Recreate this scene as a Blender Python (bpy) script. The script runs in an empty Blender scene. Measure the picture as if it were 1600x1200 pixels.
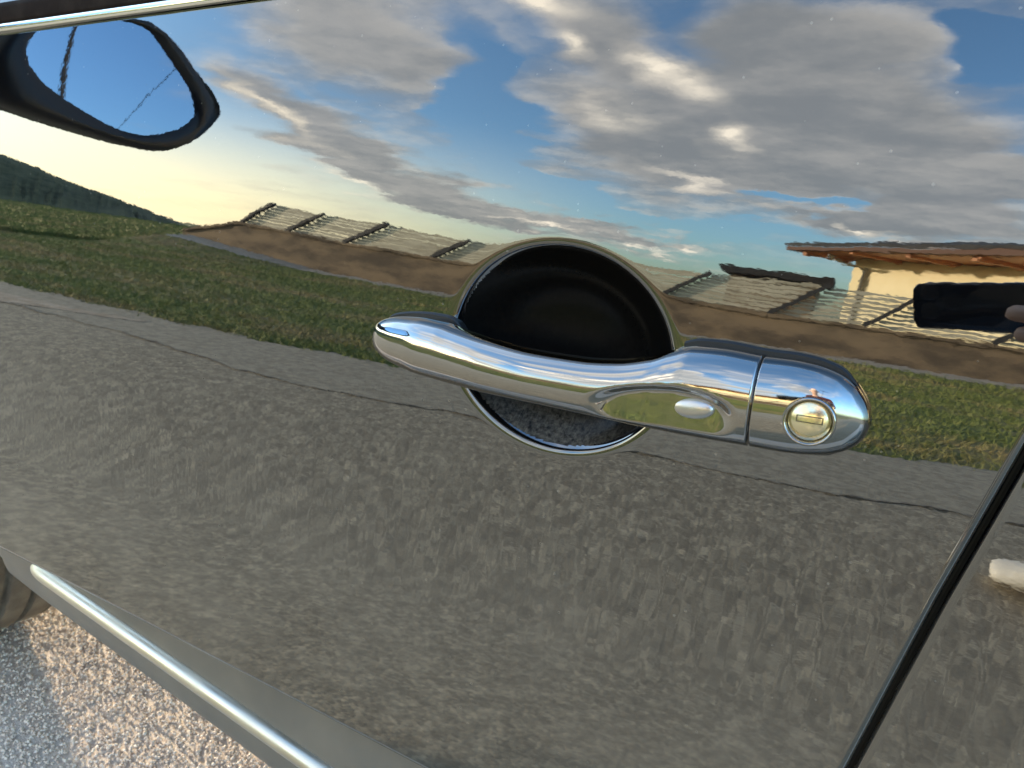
import bpy, math, random
import numpy as np
from mathutils import Matrix, Vector
random.seed(7); rng = np.random.default_rng(7)
C = bpy.context.scene
COL = C.collection
RAD = math.radians
H0 = 0.88513                                    # lens height above the road

# ------------------------------------------------------------------ camera
cam_d = bpy.data.cameras.new('camera'); cam = bpy.data.objects.new('camera', cam_d); COL.objects.link(cam)
R = np.array([[0.8232208, 0.2399664, -0.5145130], [0.5575527, -0.1709690, 0.8123451], [0.1069698, -0.9556075, -0.2745391]])
CX, CY, CF = R[:, 0], R[:, 1], R[:, 2]          # right, down, forward of the lens
cam.matrix_world = Matrix(((CX[0], -CY[0], -CF[0], 0), (CX[1], -CY[1], -CF[1], 0), (CX[2], -CY[2], -CF[2], H0), (0, 0, 0, 1)))
cam_d.sensor_width = 36.0; cam_d.lens = 36.0 * 1150 / 1600
cam_d.clip_start = 0.01; cam_d.clip_end = 3000
cam_d.dof.use_dof = True; cam_d.dof.focus_distance = 0.36; cam_d.dof.aperture_fstop = 25.0
C.camera = cam

# ------------------------------------------------------------------ light, exposure
SUN_AZ, SUN_EL = 108.5, 10.0                    # azimuth from -Y towards -X
sd = Vector((-math.sin(RAD(SUN_AZ)) * math.cos(RAD(SUN_EL)), -math.cos(RAD(SUN_AZ)) * math.cos(RAD(SUN_EL)), math.sin(RAD(SUN_EL))))
sun_d = bpy.data.lights.new('sun', 'SUN'); sun = bpy.data.objects.new('sun', sun_d); COL.objects.link(sun)
sun_d.energy = 3.2; sun_d.angle = RAD(2.5); sun_d.color = (1.0, 0.86, 0.66)
sun.rotation_euler = (-sd).to_track_quat('-Z', 'Y').to_euler()
C.view_settings.view_transform = 'Standard'; C.view_settings.look = 'None'
C.view_settings.gamma = 1.0; C.view_settings.exposure = 1.97; C.view_settings.use_curve_mapping = False
C.render.film_transparent = False
C.cycles.max_bounces = 10; C.cycles.glossy_bounces = 6; C.cycles.caustics_reflective = False
C.cycles.use_denoising = True

class NT:
    def __init__(s, tree): s.t = tree; s.n = tree.nodes; s.l = tree.links
    def add(s, typ, **kw):
        n = s.n.new(typ)
        for k, v in kw.items(): setattr(n, k, v)
        return n
    def put(s, sock, v):
        if hasattr(v, 'is_output'): s.l.new(v, sock)
        else: sock.default_value = v
    def math(s, op, a, b=None, c=None, clamp=False):
        n = s.add('ShaderNodeMath', operation=op, use_clamp=clamp)
        for i, v in enumerate((a, b, c)):
            if v is not None: s.put(n.inputs[i], v)
        return n.outputs[0]
    def vmath(s, op, a, b=None, out=0):
        n = s.add('ShaderNodeVectorMath', operation=op)
        s.put(n.inputs[0], a)
        if b is not None: s.put(n.inputs[3 if op == 'SCALE' else 1], b)
        return n.outputs[out]
    def mix(s, f, a, b):
        n = s.add('ShaderNodeMix', data_type='RGBA'); s.put(n.inputs[0], f)
        s.put(n.inputs[6], a); s.put(n.inputs[7], b); return n.outputs[2]
    def ramp(s, f, lo, hi, a=0., b=1., smooth=True):
        n = s.add('ShaderNodeMapRange', interpolation_type='SMOOTHSTEP' if smooth else 'LINEAR')
        s.put(n.inputs[0], f); n.inputs[1].default_value = lo; n.inputs[2].default_value = hi
        n.inputs[3].default_value = a; n.inputs[4].default_value = b; return n.outputs[0]
    def noise(s, vec, scale, detail=4., rough=.55, out=0):
        n = s.add('ShaderNodeTexNoise'); s.put(n.inputs['Vector'], vec); n.inputs['Scale'].default_value = scale
        n.inputs['Detail'].default_value = detail; n.inputs['Roughness'].default_value = rough; return n.outputs[out]
    def scaled(s, vec, sc):
        n = s.add('ShaderNodeMapping'); s.put(n.inputs['Vector'], vec); n.inputs['Scale'].default_value = sc; return n.outputs[0]
def rgb(*c): return (c[0], c[1], c[2], 1.0)

# ------------------------------------------------------------------ sky
W = bpy.data.worlds.new('World'); C.world = W; W.use_nodes = True
T = NT(W.node_tree); T.n.clear()
sky = T.add('ShaderNodeTexSky', sky_type='NISHITA'); sky.sun_disc = False
sky.sun_elevation = RAD(SUN_EL); sky.sun_rotation = math.atan2(sd.x, sd.y)
sky.air_density = 1.0; sky.dust_density = 1.6; sky.ozone_density = 1.6
d = T.add('ShaderNodeTexCoord').outputs['Generated']
sp = T.add('ShaderNodeSeparateXYZ'); T.l.new(d, sp.inputs[0])
el = T.math('MULTIPLY', T.math('ARCSINE', sp.outputs[2]), 57.2958)
az = T.math('MULTIPLY', T.math('ARCTAN2', T.math('MULTIPLY', sp.outputs[0], -1.), T.math('MULTIPLY', sp.outputs[1], -1.)), 57.2958)
den = T.math('ADD', T.math('MAXIMUM', sp.outputs[2], 0.), .14)
pl = T.vmath('DIVIDE', d, None); pn = pl.node
cb = T.add('ShaderNodeCombineXYZ'); [T.l.new(den, cb.inputs[i]) for i in range(3)]
T.l.new(cb.outputs[0], pn.inputs[1])             # cloud layer seen in perspective
f1 = T.noise(pl, 1.7, 7., .56); f2 = T.noise(pl, 5.5, 6., .6)
ae = T.add('ShaderNodeCombineXYZ'); T.l.new(az, ae.inputs[0]); T.l.new(el, ae.inputs[1])
wv = T.vmath('SUBTRACT', T.noise(pl, 2.6, 3., .5, out=1), (.5, .5, .5))
aew = T.vmath('ADD', ae.outputs[0], T.vmath('MULTIPLY', wv, (15., 7., 0.)))
CLOUDS = [  # kind, azimuth, elevation, half length, half width, tilt (degrees), weight
 ('g', 17.5, 18.6, 15.5, 9.6, 33, 1.15), ('g', 5.0, 21.8, 18.0, 12.0, 44, 1.35), ('g', -4.3, 14.8, 12.0, 6.0, 34, 1.0),
 ('g', 10.4, 33.6, 11.0, 5.0, 0, 1.0), ('g', 25.0, 30.5, 8.6, 4.5, 30, .9), ('g', 42.5, 24.0, 17.0, 6.0, 27, .85),
 ('g', 43.2, 14.8, 12.0, 3.6, 31, 1.1), ('g', 33.9, 8.6, 10.5, 3.0, 22, 1.1), ('g', 22.8, 6.0, 13.5, 2.0, 4, .9), ('g', 0.7, 9.9, 8.5, 2.1, 0, .8),
 ('g', -25., 30., 22., 10., 20, .9), ('g', 50., 36., 18., 8., 20, .7), ('g', 30., 47., 26., 8., 5, .8),
 ('h', -2.7, 31.7, 5.5, 3.0, 35, 1.6), ('h', 4.6, 11.8, 3.6, 1.3, 17, 1.3), ('h', 31.0, 19.5, 14., 3.6, 61, 1.15),
 ('h', 22.2, 10.4, 9.5, 1.9, 31, 1.3), ('h', 10.7, 7.8, 6.0, 1.3, 5, 1.1), ('h', 52., 8., 14., 6., -10, .7),
 ('h', -48., 17., 15., 10., 0, 1.7), ('b', 18.3, 27.4, 7.4, 3.2, 27, 1.5), ('b', 11.8, 19.6, 4.2, 2.4, 40, 1.4), ('b', -1.4, 30.0, 3.6, 1.4, 36, 1.3), ('b', 27.1, 28.6, 3.0, 1.8, 36, 1.2),
 ('b', 21.8, 20.9, 7.0, 3.4, 35, .6), ('b', -1.6, 9.4, 3., 1.0, 6, 1.4), ('b', 12.3, 13.4, 8., 1.3, 23, .8), ('b', 22.8, 5.9, 6., .9, 6, 1.0),
 ('b', 13.0, 5.1, 4., .9, 2, 1.1), ('b', 30.7, 33.0, 5., 2.2, 13, .9), ('b', 45.6, 15.2, 9., 1.3, 34, .8), ('b', 37.8, 7.3, 8., 1.3, 29, .8), ('b', 56., 12., 14., 4., 20, .35)]
cov = T.math('MULTIPLY_ADD', T.math('SUBTRACT', f1, .5), 1.7, .02); bri = 0.0
cov = T.math('MULTIPLY_ADD', T.math('SUBTRACT', f2, .5), .36, cov)
for k, a, e, la, lb, th, wt in CLOUDS:
    mp = T.add('ShaderNodeMapping', vector_type='TEXTURE'); T.l.new(aew, mp.inputs[0])
    mp.inputs[1].default_value = (a, e, 0); mp.inputs[2].default_value = (0, 0, RAD(th)); mp.inputs[3].default_value = (la, lb, 1)
    g = T.add('ShaderNodeTexGradient', gradient_type='QUADRATIC_SPHERE' if k == 'b' else 'SPHERICAL'); T.l.new(mp.outputs[0], g.inputs[0])
    if k == 'b': bri = T.math('MULTIPLY_ADD', g.outputs[1], wt, bri)
    else: cov = T.math('MULTIPLY_ADD', g.outputs[1], wt * (1.5 if k == 'g' else -1.5), cov)
cover = T.ramp(T.math('ADD', cov, T.math('MULTIPLY', bri, .5)), -.25, 1.05)
edge = T.ramp(cov, .30, 1.25, 1., 0.)
lit = T.math('ADD', T.math('MULTIPLY', bri, T.ramp(f2, .3, .62, .45, 1.25)), T.math('MULTIPLY', T.math('POWER', edge, 1.5), T.ramp(f2, .4, .7, .05, .42)), clamp=True)
warm = T.ramp(az, 20., 75.)
grey = T.mix(T.ramp(T.math('MULTIPLY_ADD', f2, .45, T.math('MULTIPLY', f1, .55)), .40, .66), rgb(2.1, 2.2, 2.25), rgb(3.6, 3.5, 3.3))
cream = T.mix(warm, rgb(9.4, 8.4, 6.8), rgb(10., 8.4, 5.8))
cloud = T.mix(lit, grey, cream)
horiz = T.ramp(el, -2., 19., 1., 0.)
glow = T.math('MULTIPLY', horiz, T.ramp(az, 12., 58.))
blue = T.vmath('MULTIPLY', sky.outputs[0], (1.12, 1.50, 1.78))
skyc = T.mix(T.math('MULTIPLY', glow, .95), blue, rgb(13.0, 10.9, 6.6))
col = T.mix(T.math('MULTIPLY', cover, T.ramp(el, -1., 4., .25, .92)), skyc, cloud)
bg = T.add('ShaderNodeBackground'); bg.inputs[1].default_value = 0.14; T.l.new(col, bg.inputs[0])
T.l.new(bg.outputs[0], T.add('ShaderNodeOutputWorld').inputs[0])

# ------------------------------------------------------------------ materials
def mat(name, base=(.5, .5, .5), rough=.5, metal=0., ior=1.5, fn=None):
    m = bpy.data.materials.new(name); m.use_nodes = True
    N = NT(m.node_tree); b = m.node_tree.nodes['Principled BSDF']
    b.inputs['Base Color'].default_value = rgb(*base); b.inputs['Roughness'].default_value = rough
    b.inputs['Metallic'].default_value = metal; b.inputs['IOR'].default_value = ior
    if fn: fn(N, b)
    return m
def objc(N): return N.add('ShaderNodeTexCoord').outputs['Object']
def bump(N, b, h, strength, dist):
    n = N.add('ShaderNodeBump'); n.inputs['Strength'].default_value = strength; n.inputs['Distance'].default_value = dist
    N.put(n.inputs['Height'], h); N.l.new(n.outputs[0], b.inputs['Normal'])
def mottled(c1, c2, scale, detail=5., bs=0., bd=.01, stretch=(1, 1, 1)):
    def f(N, b):
        v = N.scaled(objc(N), stretch); n = N.noise(v, scale, detail, .6)
        N.l.new(N.mix(N.ramp(n, .35, .65), rgb(*c1), rgb(*c2)), b.inputs['Base Color'])
        if bs: bump(N, b, N.noise(v, scale * 4, 3.), bs, bd)
    return f

def paint_fn(dust):
    def f(N, b):
        o = objc(N)
        # orange peel of the lacquer and road dust that settles on the lower door
        v = N.scaled(o, (1., 1., 1.7))
        h = N.math('ADD', N.math('MULTIPLY', N.noise(v, 330., 1.), .28), N.math('MULTIPLY', N.noise(v, 95., 1.), .9))
        h = N.math('MULTIPLY_ADD', N.noise(v, 24., 1.), 3.4, h)
        s = N.add('ShaderNodeSeparateXYZ'); N.l.new(o, s.inputs[0])
        zz = N.math('SUBTRACT', s.outputs[2], N.math('MULTIPLY', s.outputs[0], .082))
        band = N.math('MULTIPLY', N.ramp(zz, .655, .70), N.ramp(zz, .715, .775, 1., 0.))
        h = N.math('MULTIPLY_ADD', N.math('MULTIPLY', N.noise(N.scaled(o, (1., 1., .22)), 120., 1.), band), 6.5, h)
        bump(N, b, h, 1.0, 0.0000085)
        low = N.ramp(zz, .58, .80, 1., 0.)
        film = N.math('MULTIPLY', low, N.ramp(N.noise(o, 9., 6., .65), .3, .75, .35, 1.))
        vo = N.add('ShaderNodeTexVoronoi'); N.l.new(o, vo.inputs[0]); vo.inputs['Scale'].default_value = 190.
        vs = N.add('ShaderNodeSeparateColor'); N.l.new(vo.outputs['Color'], vs.inputs[0])
        speck = N.math('MULTIPLY', N.math('LESS_THAN', vo.outputs['Distance'], N.ramp(vs.outputs[1], 0., 1., .03, .115)), N.math('GREATER_THAN', vs.outputs[0], .66))
        film = N.math('MULTIPLY', film, dust)
        amt = N.math('MAXIMUM', film, N.math('MULTIPLY', speck, .30))
        N.l.new(N.mix(amt, rgb(.0035, .0035, .004), rgb(.42, .38, .31)), b.inputs['Base Color'])
        N.l.new(N.ramp(film, 0., .2, .012, .05, False), b.inputs['Roughness'])
    return f
M = {}
M['paint'] = mat('black_paint', ior=2.55, fn=paint_fn(.22))
M['paint_plain'] = mat('black_paint_plain', (.004, .004, .0045), .03, ior=2.4)
def chrome_fn(N, b):
    o = objc(N)
    n = N.noise(N.scaled(o, (1, 1, 6)), 60., 4.)
    N.l.new(N.ramp(n, .35, .8, .03, .15), b.inputs['Roughness'])
    vo = N.add('ShaderNodeTexVoronoi'); N.l.new(o, vo.inputs[0]); vo.inputs['Scale'].default_value = 260.
    bump(N, b, N.math('ADD', N.noise(o, 420., 2.), N.math('MULTIPLY', N.noise(o, 60., 1.), 2.)), 1., .0000055)
M['chrome'] = mat('chrome', (.37, .36, .345), .05, 1., fn=chrome_fn)
M['satin'] = mat('satin_metal', (.55, .54, .52), .32, 1.)
M['lock_metal'] = mat('lock_metal', (.80, .74, .52), .22, 1., fn=lambda N, b: bump(N, b, N.noise(objc(N), 900., 3.), .4, .00004))
M['dark_slot'] = mat('dark_slot', (.16, .14, .09), .45, .6)
M['rubber'] = mat('rubber', (.012, .012, .012), .45)
M['seal'] = mat('seal_rubber', (.03, .02, .015), .9, ior=1.2, fn=mottled((.022, .015, .012), (.035, .026, .02), 60.))
M['trim_chrome'] = mat('trim_chrome', (.86, .85, .80), .14, 1.)
M['strip'] = mat('strip_metal', (.66, .63, .54), .4, 1., fn=lambda N, b: N.l.new(N.ramp(N.noise(objc(N), 30., 5.), .3, .7, .32, .48), b.inputs['Roughness']))
M['cladding'] = mat('grey_cladding', (.12, .12, .11), .42, fn=lambda N, b: (N.l.new(N.mix(N.noise(objc(N), 14., 6.), rgb(.085, .085, .08), rgb(.24, .21, .165)), b.inputs['Base Color']), bump(N, b, N.noise(objc(N), 1500., 2.), .3, .0002)))
M['window'] = mat('tinted_window', (.004, .005, .006), .01, ior=2.0)
M['plastic'] = mat('black_plastic', (.010, .010, .011), .38)
M['mirror'] = mat('mirror_silver', (.60, .68, .80), .004, 1.)
M['tyre'] = mat('tyre_rubber', fn=mottled((.10, .085, .068), (.17, .15, .12), 22., 5., .4, .004), rough=.9)
M['rim'] = mat('rim_alloy', (.5, .5, .52), .3, 1.)
def bowl_fn(N, b):
    # finger-nail scratches and grey scuffing, densest in the lower half of the cup
    o = objc(N); sx_ = N.add('ShaderNodeSeparateXYZ'); N.l.new(o, sx_.inputs[0])
    low = N.ramp(sx_.outputs[2], .764, .792, 1., .02)
    n = N.noise(N.scaled(o, (40., 1., 1.5)), 90., 3., .6); n2 = N.noise(o, 420., 5., .75)
    s_ = N.math('MULTIPLY', N.math('MULTIPLY_ADD', N.ramp(n, .50, .90), .5, N.math('MULTIPLY', N.ramp(n2, .25, .95), .9)), low)
    N.l.new(N.mix(s_, rgb(.003, .003, .003), rgb(.24, .21, .165)), b.inputs['Base Color'])
    b.inputs['Roughness'].default_value = .17; b.inputs['Specular IOR Level'].default_value = .4
M['bowl'] = mat('black_bowl', ior=1.22, fn=bowl_fn)
def asphalt_fn(N, b):
    o = objc(N)
    n1 = N.noise(o, 1.3, 6., .6); n2 = N.noise(o, 55., 4., .7)
    vo = N.add('ShaderNodeTexVoronoi'); N.l.new(o, vo.inputs[0]); vo.inputs['Scale'].default_value = 125.
    vs = N.add('ShaderNodeSeparateColor'); N.l.new(vo.outputs['Color'], vs.inputs[0])
    c = N.mix(N.ramp(vs.outputs[0], 0., 1., 0., 1., False), rgb(.15, .120, .078), rgb(.70, .57, .375))
    c = N.mix(N.ramp(n2, .3, .72, .0, .65), c, rgb(.21, .170, .114))
    c = N.mix(N.ramp(n1, .3, .7, .0, .42), c, rgb(.46, .38, .262))
    N.l.new(c, b.inputs['Base Color'])
    bump(N, b, N.math('ADD', N.math('MULTIPLY', vo.outputs['Distance'], -.9), n2), .4, .002)
    n3 = N.noise(o, 24., 5., .7); c = N.mix(N.ramp(n3, .36, .64, 0., .62), c, rgb(.16, .126, .082)); N.l.new(c, b.inputs['Base Color'])
M['asphalt'] = mat('worn_asphalt', rough=.88, fn=asphalt_fn)
M['shoulder'] = mat('shoulder_asphalt', rough=.9, fn=mottled((.27, .222, .152), (.40, .335, .235), 26., 6., .5, .006))
M['crack'] = mat('crack_tar', (.18, .15, .115), .8)
M['gravel_bed'] = mat('gravel_bed', rough=.95, fn=mottled((.70, .56, .44), (.90, .78, .64), 160., 4., .5, .003))
M['gravel'] = mat('gravel_stone', rough=.85, fn=lambda N, b: N.l.new(N.mix(N.add('ShaderNodeNewGeometry').outputs['Random Per Island'], rgb(.62, .49, .38), rgb(.92, .80, .66)), b.inputs['Base Color']))
def grass_ground(N, b):
    o = objc(N)
    n = N.noise(N.scaled(o, (.35, 1., 1.)), 1.1, 6., .62); n2 = N.noise(N.scaled(o, (.5, 1, 1)), 4.5, 4.)
    c = N.mix(N.ramp(n, .40, .60), rgb(.15, .165, .04), rgb(.28, .21, .09))
    c = N.mix(N.ramp(n2, .5, .72, 0., .7), c, rgb(.17, .20, .045)); N.l.new(c, b.inputs['Base Color'])
M['ground'] = mat('grass_soil', rough=.95, fn=grass_ground)
def blade_fn(N, b):
    o = objc(N)
    n = N.noise(N.scaled(o, (.35, 1., 1.)), 1.1, 6., .62); n2 = N.noise(N.scaled(o, (.5, 1, 1)), 4.5, 4.)
    r = N.add('ShaderNodeNewGeometry').outputs['Random Per Island']
    c = N.mix(N.ramp(n, .47, .62), rgb(.20, .225, .048), rgb(.36, .27, .11))
    c = N.mix(N.ramp(n2, .5, .72, 0., .75), c, rgb(.27, .265, .06))
    c = N.mix(N.ramp(r, .55, 1., 0., .35), c, rgb(.09, .115, .025)); N.l.new(c, b.inputs['Base Color'])
M['blade'] = mat('grass_blade', rough=.7, fn=blade_fn)
M['verge'] = mat('sandy_verge', rough=.95, fn=mottled((.34, .25, .16), (.46, .37, .27), 12., 5., .5, .01))
M['path'] = mat('pale_path', rough=.95, fn=mottled((.30, .27, .22), (.42, .37, .30), 8., 5.))
M['hill'] = mat('wooded_hill', rough=.95, fn=mottled((.075, .080, .030), (.15, .14, .06), .35, 6.))
M['low_wall'] = mat('brown_render', rough=.9, fn=mottled((.105, .074, .045), (.27, .185, .105), 1.1, 6., .3, .01, (1, 1, 2.2)))
M['post'] = mat('dark_post', (.035, .030, .026), .7)
M['slat'] = mat('weathered_slat', rough=.75, fn=mottled((.42, .36, .25), (.58, .51, .37), 3., 5., 0, 0, (1, 1, 5)))
M['house_wall'] = mat('yellow_render', rough=.85, fn=mottled((.82, .68, .40), (.88, .74, .46), 1.5, 5.))
M['soffit'] = mat('brown_soffit', rough=.6, fn=mottled((.32, .125, .045), (.46, .19, .07), 2.2, 5., 0, 0, (1, 1, 4)))
M['fascia'] = mat('dark_brown_wood', (.09, .036, .016), .7)
M['roof'] = mat('dark_roof', rough=.8, fn=mottled((.016, .014, .013), (.034, .029, .026), 4.))
M['grey_metal'] = mat('grey_metal', (.22, .21, .19), .5, .3)
M['phone'] = mat('phone_black', (.006, .006, .007), .12)
M['lens'] = mat('lens_glass', (.005, .005, .006), .4, ior=1.3)
M['skin'] = mat('skin', rough=.5, fn=mottled((.66, .41, .31), (.76, .50, .39), 40.))
M['jacket'] = mat('maroon_cloth', rough=.9, fn=mottled((.055, .014, .016), (.085, .022, .024), 30.))
M['trousers'] = mat('dark_trousers', rough=.9, fn=mottled((.02, .022, .028), (.035, .038, .045), 30.))
M['shoe'] = mat('white_shoe', rough=.55, fn=mottled((.62, .58, .50), (.75, .71, .63), 14.))
M['hair'] = mat('brown_hair', (.05, .03, .018), .6)
M['cable'] = mat('black_cable', (.02, .02, .02), .6)
M['pole'] = mat('wood_pole', rough=.9, fn=mottled((.018, .015, .012), (.035, .028, .022), 6., 5., 0, 0, (4, 4, .5)))

# ------------------------------------------------------------------ builders
def link(name, me, m=None, parent=None, loc=None):
    o = bpy.data.objects.new(name, me); COL.objects.link(o)
    if m is not None: me.materials.append(m)
    if parent is not None:
        o.parent = parent; o.matrix_parent_inverse = parent.matrix_world.inverted()
    return o
def mesh(name, v, f, m=None, parent=None, smooth=True, normals=None):
    me = bpy.data.meshes.new(name)
    me.from_pydata([tuple(map(float, p)) for p in v], [], [tuple(map(int, q)) for q in f]); me.update()
    if smooth: me.polygons.foreach_set('use_smooth', [True] * len(me.polygons))
    if normals is not None: me.normals_split_custom_set_from_vertices([tuple(map(float, n)) for n in normals])
    return link(name, me, m, parent)
def empty(name, loc):
    o = bpy.data.objects.new(name, None); COL.objects.link(o); o.location = loc; o.empty_display_size = .1
    bpy.context.view_layer.update(); return o
def tag(o, label=None, cat=None, group=None, kind=None):
    for k, v in (('label', label), ('category', cat), ('group', group), ('kind', kind)):
        if v: o[k] = v
    return o
def grid_faces(nr, nc, closed=False, flip=False):
    f = []
    for i in range(nr - 1):
        for j in range(nc if closed else nc - 1):
            k = (j + 1) % nc; q = (i * nc + j, i * nc + k, (i + 1) * nc + k, (i + 1) * nc + j)
            f.append(q[::-1] if flip else q)
    return f
class MB:
    def __init__(s): s.v = []; s.f = []
    def poly(s, verts, faces):
        o = len(s.v); s.v += [tuple(p) for p in verts]; s.f += [tuple(o + i for i in q) for q in faces]; return s
    def box8(s, p):  # 4 bottom + 4 top corners
        return s.poly(p, [(3, 2, 1, 0), (4, 5, 6, 7), (0, 1, 5, 4), (1, 2, 6, 5), (2, 3, 7, 6), (3, 0, 4, 7)])
    def box(s, x0, x1, y0, y1, z0, z1):
        return s.box8([(x0, y0, z0), (x1, y0, z0), (x1, y1, z0), (x0, y1, z0), (x0, y0, z1), (x1, y0, z1), (x1, y1, z1), (x0, y1, z1)])
    def bar(s, a, b, w, t, up=(0, 0, 1)):   # rectangular bar from a to b
        a, b = np.array(a, float), np.array(b, float); d = b - a; d /= np.linalg.norm(d)
        n = np.cross(d, up); n /= np.linalg.norm(n); u = np.cross(n, d)
        c = [(-1, -1), (1, -1), (1, 1), (-1, 1)]
        return s.box8([a + n * i * w / 2 + u * j * t / 2 for i, j in c] + [b + n * i * w / 2 + u * j * t / 2 for i, j in c])
    def tube(s, pts, rad, n=10, caps=True):
        pts = [np.array(p, float) for p in pts]; rad = rad if hasattr(rad, '__len__') else [rad] * len(pts); v = []; up = None
        for i, p in enumerate(pts):
            d = pts[min(i + 1, len(pts) - 1)] - pts[max(i - 1, 0)]; d /= np.linalg.norm(d)
            if up is None: up = np.array([0, 0, 1.]) if abs(d[2]) < .9 else np.array([1., 0, 0])
            a = np.cross(d, up); a /= np.linalg.norm(a); b = np.cross(a, d); up = b
            v += [p + rad[i] * (a * math.cos(t) + b * math.sin(t)) for t in np.linspace(0, 2 * math.pi, n, endpoint=False)]
        f = grid_faces(len(pts), n, True)
        if caps: f += [tuple(range(n)), tuple(range((len(pts) - 1) * n, len(pts) * n))[::-1]]
        return s.poly(v, f)
    def build(s, name, m, parent=None, smooth=False): return mesh(name, s.v, s.f, m, parent, smooth)
def hermite(xs, ys, x):
    xs = np.array(xs, float); ys = np.array(ys, float); dd = np.diff(ys) / np.diff(xs)
    mm = np.zeros_like(ys); mm[0] = dd[0]; mm[-1] = dd[-1]
    for i in range(1, len(xs) - 1):
        mm[i] = 0 if dd[i - 1] * dd[i] <= 0 else 2 * dd[i - 1] * dd[i] / (dd[i - 1] + dd[i])
    i = np.clip(np.searchsorted(xs, x) - 1, 0, len(xs) - 2); h = xs[i + 1] - xs[i]; t = np.clip((x - xs[i]) / h, 0, 1)
    return (2*t**3-3*t**2+1)*ys[i] + (t**3-2*t**2+t)*h*mm[i] + (-2*t**3+3*t**2)*ys[i+1] + (t**3-t**2)*h*mm[i+1]

# ------------------------------------------------------------------ ground, road, verge
def sheet(name, outer, inner, z, m, kind='structure'):
    n = len(outer); v = [(x, y, z) for x, y in outer] + [(x, y, z) for x, y in inner]
    f = [(i, i + 1, n + i + 1, n + i) for i in range(n - 1)]
    o = mesh(name, v, f, m, None, False); tag(o, kind=kind); return o
g = 1200.; mesh('ground', [(-g, -g, 0), (g, -g, 0), (g, g, 0), (-g, g, 0)], [(0, 1, 2, 3)], M['ground'], None, False)
tag(bpy.data.objects['ground'], kind='structure')
EX = [-60, -12, -7, -5, -4.32, -3.41, -2.7, -2.13, -1.2, -.4, .21, .53, .69, 2, 5, 12, 60]
EY = [-9, -3.6, -2.9, -2.62, -2.53, -2.42, -2.36, -2.41, -2.50, -2.62, -2.74, -2.88, -2.97, -3.3, -3.9, -5, -11]
xs = np.concatenate([np.linspace(-60, -8, 20), np.arange(-7.9, 4, .05), np.linspace(4, 60, 20)])
ey = np.interp(xs, EX, EY) + .035 * np.sin(xs * 9) + .02 * np.sin(xs * 23 + 1) + .012 * np.sin(xs * 61)
sheet('road', list(zip(xs, ey)), list(zip(xs, ey * 0 + 9.)), .008, M['asphalt'])
KX = [-60, -6, -2.95, -1.95, -1.53, -1.21, -.38, -.13, .05, .41, 2, 60]; KY = [-4, -2.2, -1.76, -1.50, -1.53, -1.61, -1.66, -1.66, -1.70, -1.84, -2.1, -9]
ky = np.interp(xs, KX, KY) + .012 * np.sin(xs * 17) + .008 * np.sin(xs * 47)
sheet('road_shoulder', list(zip(xs, ey + .0)), list(zip(xs, ky - .012)), .012, M['shoulder'])
kw = .001 + .006 * np.abs(np.sin(xs * 7.3)) * np.abs(np.sin(xs * 2.1 + .5))
o = sheet('road_crack', list(zip(xs, ky - .012 - kw)), list(zip(xs, ky - .012 + kw)), .016, M['crack'])
bx = np.linspace(-7, -3.3, 40); sheet('sandy_verge', list(zip(bx, np.interp(bx, [-7, -3.83, -3.3], [-2.55, -2.15, -2.22]))), list(zip(bx, np.interp(bx, [-7, -4.2, -3.3], [-1.9, -1.82, -2.16]))), .016, M['verge'])
# pale path climbing along the foot of the wall, on a low grassy bank
bx = np.linspace(-16, 8, 60); bx = np.linspace(-12.3, 8, 60); bz = np.interp(bx, [-16, -12.4, -9.1, -6.4, -3, 2.2, 8], [.95, .50, .06, .02, .02, .16, .24])
tag(mesh('path', [(x, -10.97, z + .02) for x, z in zip(bx, bz)] + [(x, -10.25, z * .88 + .012) for x, z in zip(bx, bz)], [(i, 60 + i, 61 + i, i + 1) for i in range(59)], M['path'], None, False), kind='structure')
tag(mesh('grass_bank', [(x, -10.25, z * .88 + .008) for x, z in zip(bx, bz)] + [(x, -8.7, -.01) for x in bx], [(i, 60 + i, 61 + i, i + 1) for i in range(59)], M['ground'], None, False), kind='structure')
sheet('gravel_bed', [(-6, .02), (6, .02)], [(-6, 6.), (6, 6.)], .013, M['gravel_bed'])

# loose chippings lying on the road beside and under the car
n = 100000; X = rng.uniform(-2.1, -.25, n); Y = .12 + rng.power(.8, n) * 1.35; S = rng.uniform(.0012, .0036, n)
vv = []; ff = []
for i in range(n):
    a = rng.uniform(0, 6.28); s = S[i]; c, q = math.cos(a), math.sin(a); e = rng.uniform(.6, 1.4)
    for dx, dy, dz in ((1, 0, 0), (0, 1, 0), (-1, 0, 0), (0, -1, 0), (.1, .1, .8), (0, 0, -.6)):
        vv.append((X[i] + s * (dx * e * c - dy * q), Y[i] + s * (dx * e * q + dy * c), .014 + s * (.4 + dz)))
    b = 6 * i; ff += [(b, b+1, b+4), (b+1, b+2, b+4), (b+2, b+3, b+4), (b+3, b, b+4)]
tag(mesh('gravel', vv, ff, M['gravel'], None, False), kind='stuff')

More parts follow.
